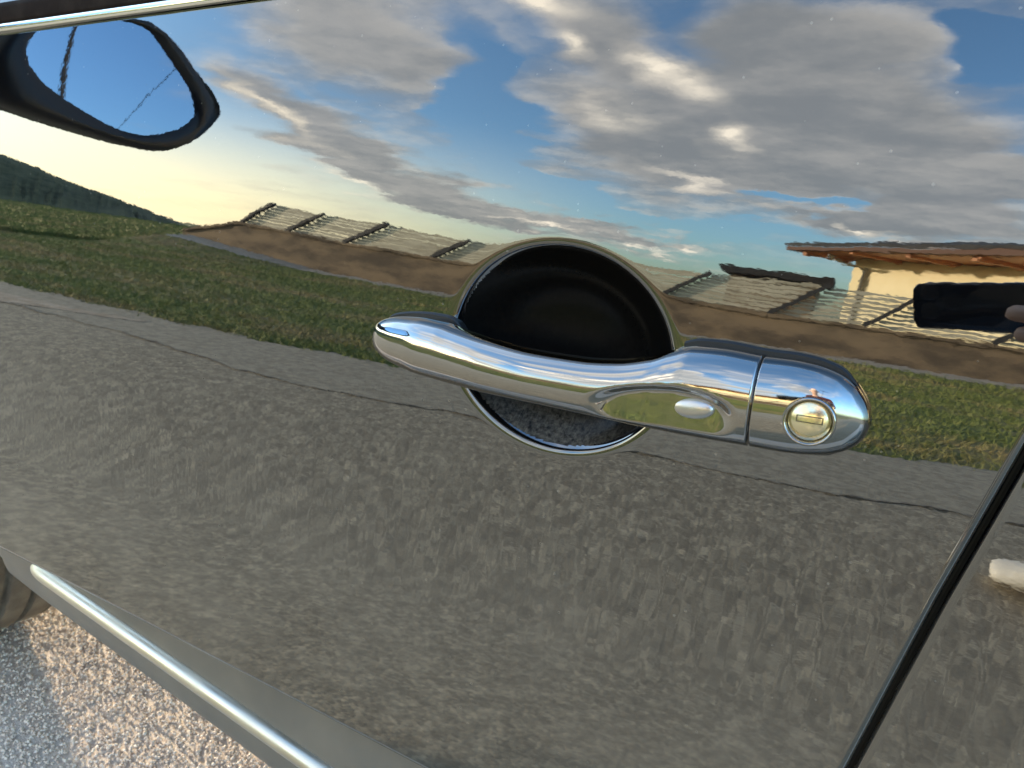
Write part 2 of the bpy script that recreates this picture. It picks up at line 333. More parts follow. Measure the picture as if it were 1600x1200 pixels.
# grass blades of the verge across the road
n = 170000; vv = np.zeros((n, 3, 3)); gx = rng.uniform(-17, 7, n * 3); gy = -2.3 - rng.power(.62, n * 3) * 7.95
ok = gy < np.interp(gx, EX, EY) - .02 + .05 * np.sin(gx * 31) * np.sin(gx * 7.7 + 1) + rng.exponential(.02, len(gx)); gx = gx[ok][:n]; gy = gy[ok][:n]; n = len(gx); vv = np.zeros((n, 3, 3))
ang = rng.uniform(0, 6.28, n); hh = rng.uniform(.025, .065, n); ww = rng.uniform(.0018, .0042, n) * (1 + .12 * -gy)
lx, ly = rng.normal(0, .025, n), rng.normal(0, .025, n)
for k, sgn in ((0, -1), (1, 1)):
    vv[:, k, 0] = gx + sgn * ww * np.cos(ang); vv[:, k, 1] = gy + sgn * ww * np.sin(ang)
vv[:, 2, 0] = gx + lx; vv[:, 2, 1] = gy + ly; vv[:, 2, 2] = hh
vv[:, :, 2] += (np.where(gx > -12.4, np.interp(gx, bx, bz), 0) * .88 * np.clip((-8.7 - gy) / 1.55, 0, 1))[:, None]
# coarser tufts of the meadow running back to the hill
nf_ = 70000; fx_ = -12.6 - rng.power(.5, nf_) * 75; fy_ = -3.2 + (fx_ + 12.6) * rng.uniform(.02, 1.0, nf_) - rng.uniform(0, 9, nf_); fa_ = rng.uniform(0, 6.28, nf_)
okf = fy_ < np.interp(fx_, EX, EY) - .1; fx_, fy_, fa_ = fx_[okf], fy_[okf], fa_[okf]; nf_ = len(fx_); fv = np.zeros((nf_, 3, 3))
fw_ = .012 + .0016 * np.hypot(fx_, fy_); fh_ = rng.uniform(.05, .12, nf_) * (1 + .02 * np.hypot(fx_, fy_))
for k, sgn in ((0, -1), (1, 1)): fv[:, k, 0] = fx_ + sgn * fw_ * np.cos(fa_); fv[:, k, 1] = fy_ + sgn * fw_ * np.sin(fa_)
fv[:, 2, 0] = fx_ + rng.normal(0, .04, nf_); fv[:, 2, 1] = fy_; fv[:, 2, 2] = fh_
vv = np.concatenate([vv, fv]); n = len(vv)
tag(mesh('grass', vv.reshape(-1, 3), np.arange(n * 3).reshape(-1, 3), M['blade'], None, False), kind='stuff')

# wooded hill far to the left
haz = np.radians(np.linspace(46., 100., 260)); hd = np.degrees(haz)
hel = np.interp(hd, [46, 47.2, 48.4, 51.2, 54.1, 56.4, 58.2, 64, 75, 100], [-.6, -.4, .1, 1.2, 2.3, 3.6, 4.4, 5.6, 6.5, 6.])
prof_n = sum(np.sin(hd * k + k * k) / (k ** .7) for k in (3.1, 7.3, 13.7, 24.1, 41.3)) * .08
vv = []; DIST = 170.
rows = [(.72, 0.), (.78, .25), (.86, .55), (.93, .82), (1., 1.), (1.12, .8), (1.3, 0.)]
for dd_, hh_ in rows:
    for a, e, p in zip(haz, hel, prof_n):
        top = H0 + DIST * math.tan(math.radians(max(e, -.45) + p * min(1., max(0., (e + 1) / 2))))
        vv.append((-math.sin(a) * DIST * dd_, -math.cos(a) * DIST * dd_, max(-.5, top * hh_ + (rng.normal(0, .25) if 0 < hh_ < 1 else 0))))
tag(mesh('hill', vv, grid_faces(len(rows), len(haz)), M['hill'], None, False), kind='structure')

# ------------------------------------------------------------------ low wall, slatted fence, house, shed, pole
FP = [(-12.6, -11.95, .66, .74), (-11.25, -10.58, 1.10, 1.74), (-10.10, -9.35, 1.04, 1.64), (-8.75, -7.94, .96, 1.57), (-6.86, -6.22, .91, 1.46), (-4.75, -4.1, .87, 1.45),
      (-2.70, -2.07, .85, 1.475), (-1.10, -.40, .80, 1.54), (.18, .79, .83, 1.555), (1.75, 2.4, .86, 1.6), (3.6, 4.2, .88, 1.62), (5.5, 6.1, .9, 1.64)]
FY = -11.0
wl = empty('low_wall', (-3, FY - .15, 0)); tag(wl, 'low brown rendered wall carrying the slatted fence beyond the grass', 'wall')
mb = MB()
for a, b in zip(FP[:-1], FP[1:]):
    mb.box8([(a[0], FY - .3, -.1), (b[0], FY - .3, -.1), (b[0], FY, -.1), (a[0], FY, -.1), (a[0], FY - .3, a[2] - .07), (b[0], FY - .3, b[2] - .07), (b[0], FY, b[2] - .07), (a[0], FY, a[2] - .07)])
mb.build('wall_body', M['low_wall'], wl)
for a, b in zip(FP[:-1], FP[1:]):
    MB().bar((a[0] + .004, FY - .13, a[2] - .035), (b[0] - .004, FY - .13, b[2] - .035), .37, .066).build('coping_stone', M['low_wall'], wl)
fe = empty('slatted_fence', (-3, FY - .1, .9)); tag(fe, 'long fence of pale horizontal slats with gaps between leaning dark posts', 'fence')
for i, a in enumerate(FP[1:]):
    MB().bar((a[0], FY - .06, a[2]), (a[1], FY - .06, a[3] + .03), .075, .11, (0, 1, 0)).build('post', M['post'], fe)
NS = 8
for a, b in zip(FP[1:-1], FP[2:]):
    for k in range(NS):
        t = (k + .5) / NS; wd = (.95 if a[0] < -5 else .88 if a[0] < -1.5 else .66) * (a[3] - a[2]) / NS
        pa = (a[0] + (a[1] - a[0]) * t + .06, FY - .12, a[2] + (a[3] - a[2]) * t); pb = (b[0] + (b[1] - b[0]) * t - .06, FY - .12, b[2] + (b[3] - b[2]) * t + rng.normal(0, .006))
        MB().bar(pa, pb, .022, wd).build('slat', M['slat'], fe)
# house turned to the low sun
E0 = np.array([-1.57, -17.2, 0]); dv = np.array([.676, .737, 0]); nv = np.array([-.737, .676, 0]); zv = np.array([0, 0, 1.])
hs = empty('house', (1, -17, 0)); tag(hs, 'sunlit yellow house with wide brown eaves behind the slatted fence', 'house')
HP = lambda s, t, z: E0 + dv * s - nv * t + zv * z      # along the eave, back from it, up
MB().box8([HP(.55, 1.35, -.1), HP(.55, 9, -.1), HP(14, 9, -.1), HP(14, 1.35, -.1), HP(.55, 1.35, 2.86), HP(.55, 9, 2.86), HP(14, 9, 2.86), HP(14, 1.35, 2.86)]).build('wall', M['house_wall'], hs)
MB().box8([HP(.02, .06, 2.885), HP(.02, 9, 2.885), HP(14.4, 9, 2.885), HP(14.4, .06, 2.885), HP(.02, .06, 2.93), HP(.02, 9, 2.93), HP(14.4, 9, 2.93), HP(14.4, .06, 2.93)]).build('soffit', M['soffit'], hs)
MB().box8([HP(-.06, -.10, 2.90), HP(-.06, .05, 2.90), HP(14.4, .05, 2.90), HP(14.4, -.10, 2.90), HP(-.06, -.10, 3.026), HP(-.06, .05, 3.026), HP(14.4, .05, 3.026), HP(14.4, -.10, 3.026)]).build('fascia', M['fascia'], hs)
MB().poly([HP(-.1, -.12, 3.03), HP(14.6, -.12, 3.03), HP(14.6, 4.6, 4.1), HP(-.1, 4.6, 4.1), HP(-.1, -.12, 3.13), HP(14.6, -.12, 3.13), HP(14.6, 4.6, 4.22), HP(-.1, 4.6, 4.22), HP(-.1, 9.2, 3.0), HP(14.6, 9.2, 3.0)],
          [(0, 3, 2, 1), (4, 5, 6, 7), (0, 1, 5, 4), (0, 4, 7, 3), (1, 2, 6, 5), (3, 7, 8), (7, 6, 9, 8), (2, 9, 6)]).build('roof', M['roof'], hs)
for s in (.35, 1.7, 3.1, 4.5, 5.9, 7.3, 8.7):
    MB().box8([HP(s, .08, 2.79), HP(s, 1.34, 2.79), HP(s + .12, 1.34, 2.79), HP(s + .12, .08, 2.79)] + [HP(s, .08, 2.88), HP(s, 1.34, 2.88), HP(s + .12, 1.34, 2.88), HP(s + .12, .08, 2.88)]).build('rafter', M['soffit'], hs)
MB().tube([HP(.98, .2, 2.78), HP(.98, 1.27, 2.55), HP(.98, 1.27, 0)], .05, 8).build('drainpipe', M['grey_metal'], hs, True)
sh = empty('shed', (-2, -18.6, 0)); tag(sh, 'low shed with flat dark roof beside the yellow house', 'shed')
MB().box(-2.9, -.9, -20.5, -18.5, 0, 1.93).build('wall', M['low_wall'], sh)
MB().box8([(-3.0, -20.6, 2.0), (-.55, -20.6, 1.96), (-.55, -18.0, 1.96), (-3.0, -18.0, 2.0), (-3.15, -20.6, 2.20), (-.55, -20.6, 2.24), (-.55, -18.0, 2.24), (-3.15, -18.0, 2.20)]).build('roof', M['roof'], sh)
P0 = np.array([6.0, -10.2, 0.])
up_ = empty('utility_pole', P0); tag(up_, 'dark wooden utility pole seen in the wing mirror glass', 'pole')
MB().tube([P0, P0 + (.55, 1.6, 4.5), P0 + (1.1, 3.2, 9.)], [.034, .03, .027], 10).build('shaft', M['pole'], up_, True)
MB().bar(P0 + (.45, 2.9, 8.4), P0 + (1.65, 3.1, 8.4), .09, .11).build('crossarm', M['pole'], up_)
a, b = np.array([6.6, -10.76, 6.26]), np.array([10.6, -15.7, 5.65]); dd_ = b - a
cb_ = [a + dd_ * t + np.array([0, 0, .12 * (t - .5) ** 2]) for t in np.linspace(-1.0, 3.0, 24)]
tag(MB().tube(cb_, .010, 6).build('overhead_cable', M['cable'], None, True), 'thin black overhead cable crossing the blue sky in the wing mirror', 'cable')

# ------------------------------------------------------------------ the car: side surface
MM, P0X, P1X, DY = .08207, .07773, -.02913, .30
ZN = np.array([-.45, -.33, -.25, -.205, -.15, -.11, -.06, 0., .05, .10, .16])
SN = np.array([-.3683, -.12808, .00012, .05421, -.00059, -.02447, .04918, .09471, .17365, .24283, .32668])
tz = np.arange(-.7, .4, .001)
ts = np.interp(tz, ZN, SN); ts[tz < ZN[0]] = SN[0] + (tz[tz < ZN[0]] - ZN[0]) * .8; ts[tz > ZN[-1]] = SN[-1]
kr = np.exp(-.5 * (np.arange(-30, 31) / 9.) ** 2); kr /= kr.sum()
ts = np.convolve(np.pad(ts, 30, 'edge'), kr, 'valid'); ti = np.concatenate([[0], np.cumsum((ts[1:] + ts[:-1]) / 2 * .001)]); ti -= np.interp(0., tz, ti)
def side(x, z):      # y of the painted side, z above the road
    zp = z - H0 - MM * x
    xx = np.clip(x, -1.1, 1.2)
    return DY + np.interp(zp, tz, ti) + P0X * xx + P1X * xx * xx / 2
HO = np.array([-.1344, .2845, H0 - .0817]); HU = np.array([.9952, .0830, .0524]); HW = np.array([-.0547, .0255, .9982]); HN = np.array([.0815, -.9962, .0299])
RC, RA, RB, RT = (-24.0, 8.6), 54.5, 46.5, math.radians(-4)
def recess(x, y, z):
    p = np.stack([x - HO[0], y - HO[1], z - HO[2]], -1) * 1000
    u = p @ HU - RC[0]; w = p @ HW - RC[1]
    c, s = math.cos(RT), math.sin(RT); u, w = u * c + w * s, -u * s + w * c
    rho = np.sqrt((u / RA) ** 2 + (w / RB) ** 2)
    f = 34. * (1 - np.clip(rho, 0, 3) ** 2.2)
    f = np.minimum(f, 60); k = 1.15
    dpt = k * np.logaddexp(0, f / k) - 0.0
    dpt = 25. * np.tanh(dpt / 25.) * (1 + .12 * np.clip(w / RB, -1, 1))
    return np.where(f > -30, dpt, 0) / 1000
def skin_y(x, z):
    y = side(x, z); return y + recess(x, y, z)
def skin_n(x, z, e=.0002):
    yx = (skin_y(x + e, z) - skin_y(x - e, z)) / (2 * e); yz = (skin_y(x, z + e) - skin_y(x, z - e)) / (2 * e)
    n = np.stack([yx, -np.ones_like(yx), yz], -1); return n / np.linalg.norm(n, axis=-1, keepdims=True)
ZB, ZT = -.303, .1065
xgap = lambda zp: .0196 + .1815 * (zp + .0758)
car = empty('car', (-.6, 1.15, 0)); tag(car, 'shiny black car parked at the roadside, seen along its front door with chrome handle', 'car')
drop = lambda x, zp: (-.010 - .055 * (np.clip(x, -.95, 1.1) + .256)) * np.clip((-.135 - zp) / .168, 0, 1)
def panel(name, xcols, zrows, x_right=None, x_left=None, m=None, fil=.0038):
    """painted panel over the side surface; an edge given as a function of z' is rolled inwards"""
    v = []; nn = []
    Zp = np.array(zrows)
    for zp in Zp:
        x = np.array(xcols, float)
        if x_right is not None: x = x[0] + (x - x[0]) * (x_right(zp) - fil - x[0]) / (x[-1] - x[0])
        if x_left is not None: x = x[-1] + (x - x[-1]) * (x_left(zp) + fil - x[-1]) / (x[0] - x[-1])
        z = zp + drop(x, zp) + MM * x + H0
        y = skin_y(x, z); n = skin_n(x, z)
        add = []
        for t in list(np.linspace(0, math.pi / 2, 9)[1:]) + ['in']:
            sn, cs = (1, 0) if t == 'in' else (math.sin(t), math.cos(t)); ex = .014 if t == 'in' else 0
            add.append((fil * sn, fil * .75 * (1 - cs) + ex, (sn, -cs)))
        if x_right is not None:
            X, Y, Z_ = x[-1], y[-1], z[-1]; nb = n[-1]
            x = np.append(x, [X + a for a, b, c in add]); y = np.append(y, [Y + b for a, b, c in add]); z = np.append(z, [Z_] * len(add))
            n = np.vstack([n] + [np.array([c[0] + nb[0] * -c[1], c[1], nb[2] * -c[1]]) for a, b, c in add])
        if x_left is not None:
            X, Y, Z_ = x[0], y[0], z[0]; nb = n[0]; ad = add[::-1]
            x = np.append([X - a for a, b, c in ad], x); y = np.append([Y + b for a, b, c in ad], y); z = np.append([Z_] * len(ad), z)
            n = np.vstack([np.array([-c[0] + nb[0] * -c[1], c[1], nb[2] * -c[1]]) for a, b, c in ad] + [n])
        v.append(np.stack([x, y, z], -1)); nn.append(n)
    # roll the lower edge inwards
    lo_v, lo_n = v[0], nn[0]; pre = []; pren = []
    for t in np.linspace(0, math.pi / 2, 7)[1:][::-1]:
        q = lo_v.copy(); q[:, 2] -= .005 * math.sin(t); q[:, 1] += .005 * (1 - math.cos(t)); pre.append(q)
        nq = lo_n * math.cos(t); nq[:, 2] -= math.sin(t); pren.append(nq)
    q = pre[0].copy(); q[:, 1] += .02; pre.insert(0, q); pren.insert(0, pren[0])
    v = pre + v; nn = pren + nn
    nr, nc = len(v), len(v[0]); V = np.concatenate(v); N_ = np.concatenate(nn); N_ /= np.linalg.norm(N_, axis=1, keepdims=True)
    fa = np.array(grid_faces(nr, nc))
    if name == 'front_door':
        d_ = recess(V[:, 0], side(V[:, 0], V[:, 2]), V[:, 2]); ins = (d_[fa] > .0024).all(1)
        ids = np.unique(fa[ins]); mp_ = np.full(len(V), -1); mp_[ids] = np.arange(len(ids))
        mesh('handle_recess', V[ids], mp_[fa[ins]], M['bowl'], car, True, N_[ids]); fa = fa[~ins]
    return mesh(name, V, fa, m, car, True, N_)
xcols = np.concatenate([np.linspace(-.93, -.24, 110, endpoint=False), np.linspace(-.24, -.09, 240, endpoint=False), np.linspace(-.09, .02, 36)])
zrows = np.concatenate([np.linspace(ZB, -.135, 60, endpoint=False), np.linspace(-.135, -.005, 220, endpoint=False), np.linspace(-.005, ZT, 40)])
panel('front_door', xcols, zrows, x_right=xgap, m=M['paint'])
def recess_free(x, y, z): return np.zeros_like(x)
_r = recess; recess = recess_free
panel('rear_door', np.linspace(.03, 1.05, 140), np.concatenate([np.linspace(ZB, ZT, 130)]), x_left=lambda zp: xgap(zp) + .0021, m=M['paint'])
# fender with the wheel arch
WX, WZ, WR, TY0, TY1 = -1.43, .325, .325, .325, .535
def arch_r(a): return .375
fx = np.linspace(-2.25, -.936, 90); v = []
for zp in np.linspace(ZB, ZT, 60):
    z = zp + MM * fx + H0; xx = fx.copy()
    v.append(np.stack([xx, side(xx, z) + np.clip(-.95 - xx, 0, 2) ** 2 * .16, z], -1))
V = np.array(v); nr, nc = V.shape[:2]
fcs = [q for q in grid_faces(nr, nc) if np.min(np.hypot(V.reshape(-1, 3)[list(q), 0] - WX, V.reshape(-1, 3)[list(q), 2] - WZ)) > .40]
mesh('front_fender', V.reshape(-1, 3), fcs, M['paint'], car)
recess = _r
# backing rubber behind the door gap
gb = MB(); zz = np.linspace(-.33, .1, 30)
gv = []
for zp in zz:
    x = xgap(zp) + .0024; z = zp + MM * x + H0; y = side(np.array(x), np.array(z))
    gv += [(x - .012, y + .0125, z), (x + .012, y + .0125, z)]
mesh('door_seal', gv, grid_faces(len(zz), 2), M['rubber'], car, False)

# grey plastic sill with its bright strip
sx = np.linspace(-.757, 1.05, 90)
def sill_section(x, dx=0.):
    zl = .482 + .012 * np.clip((x + .69) / .4, 0, 1.0)          # strip height above the road
    yb = .285 + 0 * x
    return zl, yb
prof = [(.060, .030), (.0595, .010), (.045, .002), (.020, -.0025), (.0, -.003), (-.016, -.002), (-.030, .001), (-.042, .005), (-.049, .014), (-.051, .05), (-.052, .12)]
v = []
for x in sx:
    zl, yb = sill_section(x)
    top = (H0 + MM * x + ZB + drop(x, ZB) + .006) - zl
    for k, (a, b) in enumerate(prof):
        dz = a if k > 2 else a * top / .060
        v.append((x, yb + b + (.0 if k > 1 else 0.), zl + dz))
v = np.array(v); o = mesh('sill_cladding', v, grid_faces(len(sx), len(prof), flip=True), M['cladding'], car)
sb = o.modifiers.new('s', 'SUBSURF'); sb.levels = 2; sb.render_levels = 2
ax = np.linspace(-1.20, -.761, 30); v = []
for x in ax:
    zl, yb = sill_section(-.69 + 0 * x); t = np.clip((-.761 - x) / .4, 0, 1)
    for k, (a, b) in enumerate(prof[1:]): v.append((x, yb + b + .004 + .012 * t, zl + .004 + a + .16 * t ** 1.6))
mesh('arch_trim', v, grid_faces(len(ax), len(prof) - 1, flip=True), M['cladding'], car)
sx2 = np.concatenate([-.69 + .03 * (1 - np.cos(np.linspace(0, math.pi / 2, 10))), np.linspace(-.65, 1.0, 60)]); v = []
for i, x in enumerate(sx2):
    zl, yb = sill_section(x); s = math.sin(math.pi / 2 * min(1, i / 9)) if i < 10 else 1.; s = max(s, .04)
    for t in np.linspace(-math.pi / 2, math.pi / 2, 13): v.append((x, yb - .0015 - .0085 * s * math.cos(t), zl + .0074 * s * math.sin(t)))
mesh('chrome_strip', v, grid_faces(len(sx2), 13), M['strip'], car)

# window moulding, seal and glass along the belt line
def belt(name, z0, z1, out, m, depth=.02, x0=-.95, x1=1.0):
    v = []; bx_ = np.linspace(x0, x1, 70)
    for x in bx_:
        zb = H0 + MM * x; y = float(side(np.array(x), np.array(zb + z0))); h = z1 - z0
        for a, b in ((0., .006), (0., -out * .6), (.18, -out), (.75, -out * .9), (1., -out * .4), (1., depth)): v.append((x, y + b, zb + z0 + a * h))
    return mesh(name, v, grid_faces(len(bx_), 6), m, car)
belt('belt_moulding', .1072, .1130, .0035, M['trim_chrome'])
belt('window_seal', .1135, .1270, .0012, M['seal'], .03)
gx_ = np.linspace(-.95, 1.0, 60); v = []
for x in gx_:
    zb = H0 + MM * x; y = float(side(np.array(x), np.array(zb + .127)))
    for t in np.linspace(0, 1, 12): v.append((x, y + .010 + .40 * (t * .42) + .10 * (t * .42) ** 2, zb + .124 + t * .42))
mesh('side_window', v, grid_faces(len(gx_), 12), M['window'], car)
# rest of the body: floor, far side, bonnet and roof, so that it shades the road
st = [(-2.9, .62, .62, .55), (-2.6, .40, .80, .45), (-2.2, .36, .86, .42), (-1.3, .33, .93, .42), (-.98, .33, .97, .42), (-.45, .33, 1.53, .42), (.6, .34, 1.58, .42), (1.05, .34, 1.56, .42), (1.5, .36, 1.05, .45), (1.7, .45, .95, .5)]
v = []
for x, yi, zt, zb in st:
    ins = .20 if zt > 1.2 else .05; mid = min(zt - .03, .88 + MM * x) if zt > 1.2 else zt - .04
    y0, y1 = yi, 2.3 - yi
    v += [(x, y0 + .10, zb), (x, y0 + .02, zb + .1), (x, y0 + .025, mid), (x, y0 + ins, zt - .02), (x, 1.15, zt), (x, y1 - ins, zt - .02), (x, y1 - .025, mid), (x, y1 - .02, zb + .1), (x, y1 - .1, zb)]
nc = 9; f = grid_faces(len(st), nc, True) + [tuple(range(nc)), tuple(range((len(st) - 1) * nc, len(st) * nc))[::-1]]
def in_arch(q):
    return False
mesh('body_shell', v, f, M['paint_plain'], car, False)

def lathe_y(name, prof_, cx, cz, m, parent, n=72):   # profile of (y, r) spun about the wheel axle
    v = [];
    for y, r in prof_:
        for t in np.linspace(0, 2 * math.pi, n, endpoint=False): v.append((cx + r * math.cos(t), y, cz + r * math.sin(t)))
    return mesh(name, v, grid_faces(len(prof_), n, True), m, parent)
wh = empty('front_wheel', (WX, .43, WZ)); wh.parent = car; wh.matrix_parent_inverse = car.matrix_world.inverted()
bpy.context.view_layer.update()
tp = [(TY0 + .01, .20), (TY0, .24), (TY0 + .004, .28), (TY0 + .018, .312)]
for a in (.025, .068, .112, .155):
    y = TY0 + a; tp += [(y, .322), (y + .028, .324), (y + .030, .314), (y + .038, .314), (y + .040, .323)]
tp += [(TY1 - .012, .316), (TY1, .29), (TY1, .24), (TY1 - .01, .20)]
lathe_y('tyre', tp, WX, WZ, M['tyre'], wh)
lathe_y('rim', [(TY0 + .03, .02), (TY0 + .02, .06), (TY0 + .05, .10), (TY0 + .05, .17), (TY0 + .012, .205), (TY1 - .02, .205)], WX, WZ, M['rim'], wh)

# wing mirror
wm = empty('wing_mirror', (-1.05, .15, 1.0)); wm.parent = car; wm.matrix_parent_inverse = car.matrix_world.inverted()
bpy.context.view_layer.update()
ho = [(.080, 1.095), (.03, 1.145), (-.0102, 1.1628), (-.0366, 1.186), (-.0681, 1.2045), (-.1153, 1.2023), (-.1641, 1.1876), (-.22, 1.160), (-.273, 1.1275), (-.290, 1.105), (-.2868, 1.0828), (-.280, 1.050), (-.2649, 1.0203), (-.2233, .9797), (-.19, .972), (-.1479, .9715), (-.0766, .972), (-.0144, .9722), (.0411, .975), (.080, 1.03)]
gl = [(.050, 1.044), (.064, 1.078), (.058, 1.108), (.010, 1.151), (-.0431, 1.186), (-.064, 1.193), (-.0861, 1.1893), (-.128, 1.172), (-.1714, 1.1528), (-.21, 1.133), (-.2448, 1.1126), (-.254, 1.099), (-.2519, 1.0841), (-.243, 1.056), (-.2282, 1.0332), (-.1909, 1.0057), (-.1572, .9948), (-.12, .9945), (-.0865, 1.0013), (-.04, 1.009), (.0074, 1.0215), (.034, 1.031)]
def smooth_closed(p, k=96):
    p = np.array(p); d = np.r_[0, np.cumsum(np.linalg.norm(np.diff(np.vstack([p, p[:1]]), axis=0), axis=1))]
    t = np.linspace(0, d[-1], k, endpoint=False); q = np.vstack([p, p[:1]])
    q = np.stack([np.interp(t, d, q[:, i]) for i in (0, 1)], -1)
    for _ in range(3): q = (np.roll(q, 1, 0) + 2 * q + np.roll(q, -1, 0)) / 4
    return q
HQ, GQ = smooth_closed(ho), smooth_closed(gl)
hc = HQ.mean(0); v = []
gx0 = lambda p: -1.003 + (p[0] + .1) * .14 - (p[1] - 1.09) * .04   # the glass is turned outwards and up
rings = [(-.9985, GQ, 1.0), (-.983, GQ * .6 + HQ * .4, 1.), (-.981, GQ * .2 + HQ * .8, 1.), (-.992, HQ, 1.), (-1.02, HQ, 1.015), (-1.07, HQ, .97), (-1.11, HQ, .85), (-1.135, HQ, .62), (-1.145, HQ, .3), (-1.147, HQ, .02)]
for x, q, s in rings[:1]: v += [(gx0(p), p[0], p[1]) for p in q]
for k_, (x, q, s) in enumerate(rings[1:4]): v += [(gx0(p) + (.006, .0075, .002)[k_], p[0], p[1]) for p in q]
for x, q, s in rings[4:]: v += [(x, hc[0] + (p[0] - hc[0]) * s, hc[1] + (p[1] - hc[1]) * s) for p in q]
mesh('housing', v, grid_faces(len(rings), 96, True), M['plastic'], wm)
v = [(gx0(p) - .0004, p[0], p[1]) for p in (GQ - GQ.mean(0)) * .998 + GQ.mean(0)]; f = [tuple(range(96))[::-1]]
mesh('mirror_glass', v, f, M['mirror'], wm, False)
v = []
for t in np.linspace(0, 1, 14):
    y = -.02 + t * .31; zc = 1.030 - .008 * t; hz = .056 + .006 * math.sin(t * 3) ; xc = -1.045 - .03 * t; hx = .045
    v += [(xc + hx * math.copysign(abs(math.cos(a)) ** .6, math.cos(a)), y, zc + hz * math.copysign(abs(math.sin(a)) ** .7, math.sin(a))) for a in np.linspace(0, 2 * math.pi, 24, endpoint=False)]
mesh('arm', v, grid_faces(14, 24, True), M['plastic'], wm)

# ------------------------------------------------------------------ the chrome door handle
def hp(u, w, n):     # millimetres along, up and out of the door skin -> world
    u, w, n = [np.asarray(a, float) / 1000 for a in (u, w, n)]
    base = HO + u[..., None] * HU + w[..., None] * HW; k = np.zeros_like(u)
    for _ in range(4):
        p = base + k[..., None] * HN; k = k + (p[..., 1] - side(p[..., 0], p[..., 2])) * 1.0
    return base + (k + n)[..., None] * HN
GT = np.array([(-121.4, 2.0, .6, 5.5, 1), (-120.6, 5.6, -2.8, 9, 0), (-117.5, 9.6, -6.2, 12.5, -1), (-110, 12.6, -9.6, 15.5, -2), (-100, 14.3, -11.5, 18, -2), (-90, 15.0, -12.7, 20.2, -2), (-78, 14.6, -13.0, 22, 2), (-70, 13.7, -13.1, 23.2, 6), (-62, 12.9, -13.1, 24.5, 8.5),
               (-48, 11.7, -13.1, 26.5, 11), (-24, 10.5, -12.9, 28, 13), (-3, 10.9, -13.0, 28, 13), (13, 12.5, -13.2, 27.5, 12), (26, 15.8, -13.5, 26.5, 8), (34, 19.3, -13.6, 25.7, 3), (42, 21.8, -13.7, 25, 0), (54, 22.3, -13.7, 23.6, -2), (67.2, 21.6, -13.6, 21.8, -2)])
CT = np.array([(68.4, 21.6, -13.6, 21.6, -2), (78, 21.8, -13.6, 20.4, -2), (86, 21.2, -13.2, 19.0, -2), (94, 19.2, -12.0, 16.6, -2), (100, 15.6, -9.8, 13.6, -2), (104, 11.4, -6.9, 10.6, -2), (106.4, 7.2, -3.4, 8.0, -1), (107.3, 4.4, -.6, 6, 0), (107.5, 2.3, 1.6, 4.5, 1)])
def loft(name, tab, us, parent, m, dent=None, k=120, pw=.92, face_mid=.30):
    up, lo, nf, nb = [hermite(tab[:, 0], tab[:, i], us) for i in (1, 2, 3, 4)]
    th = np.linspace(0, 2 * math.pi, k, endpoint=False)
    cs, sn = np.cos(th), np.sin(th)
    pc = np.sign(cs) * np.abs(cs) ** pw; ps = np.sign(sn) * np.abs(sn) ** pw
    bk = sn < 0; pc[bk] = np.sign(cs[bk]) * np.abs(cs[bk]) ** .42; ps[bk] = -np.abs(sn[bk]) ** .42
    wc, hw = (up + lo) / 2, (up - lo) / 2; nm = np.maximum(nf - hermite([-121, -117, -108, -95, -80, 60, 90, 102, 107.6], [3.0, 6.5, 9.5, 11.5, 12, 12, 11, 7.5, 3.0], us), nb)
    Wm = wc[:, None] + hw[:, None] * pc[None]
    Nm = nm[:, None] + np.where(ps > 0, (nf - nm)[:, None], (nm - nb)[:, None]) * ps[None]
    Um = np.repeat(us[:, None], k, 1)
    if dent is not None: Nm = Nm - dent(Um, Wm, Nm) * (ps > 0.05)[None]
    V = hp(Um, Wm, Nm); nr = len(us)
    f = grid_faces(nr, k, True, flip=True) + [tuple(range(k)), tuple(range((nr - 1) * k, nr * k))[::-1]]
    return mesh(name, V.reshape(-1, 3), f, m, parent)
sst = lambda a, b, x: (lambda t: t * t * (3 - 2 * t))(np.clip((x - a) / (b - a), 0, 1))
def dent_grip(u, w, n):      # an oval flat scoop cut into the front of the grip for the button
    a = math.radians(4); du, dw = u - 39., w + 3.0
    p, q = du * math.cos(a) + dw * math.sin(a), -du * math.sin(a) + dw * math.cos(a)
    rho = np.sqrt((p / np.where(p < 0, 34., 24.)) ** 2 + (q / np.where(q < 0, 17., 10.2)) ** 2)
    plane = hermite(GT[:, 0], GT[:, 3], u) - 4.3 - .022 * q
    return (1 - sst(.74, 1.04, rho)) * np.maximum(0, n - plane)
dh = empty('door_handle', HO); dh.parent = car; dh.matrix_parent_inverse = car.matrix_world.inverted()
bpy.context.view_layer.update()
us = np.concatenate([-121.4 + 12 * (1 - np.cos(np.linspace(0, math.pi / 2, 26))) ** 1.3, np.linspace(-108.3, 8, 80, endpoint=False), np.linspace(8, 67.2, 90)])
us = np.unique(np.round(us, 4))
gp = loft('grip', GT, us, dh, M['chrome'], dent_grip)
def dent_lock(u, w, n):
    r = np.hypot(u - 88.2, (w - 1.9)); return 3.6 * (1 - sst(7.6, 8.7, r))
uc = np.unique(np.round(np.concatenate([np.linspace(68.4, 100, 90), 107.5 - 7.5 * (1 - np.sin(np.linspace(0, math.pi / 2, 40)))]), 4))
cp = loft('end_cap', CT, uc, dh, M['chrome'], dent_lock, k=220)
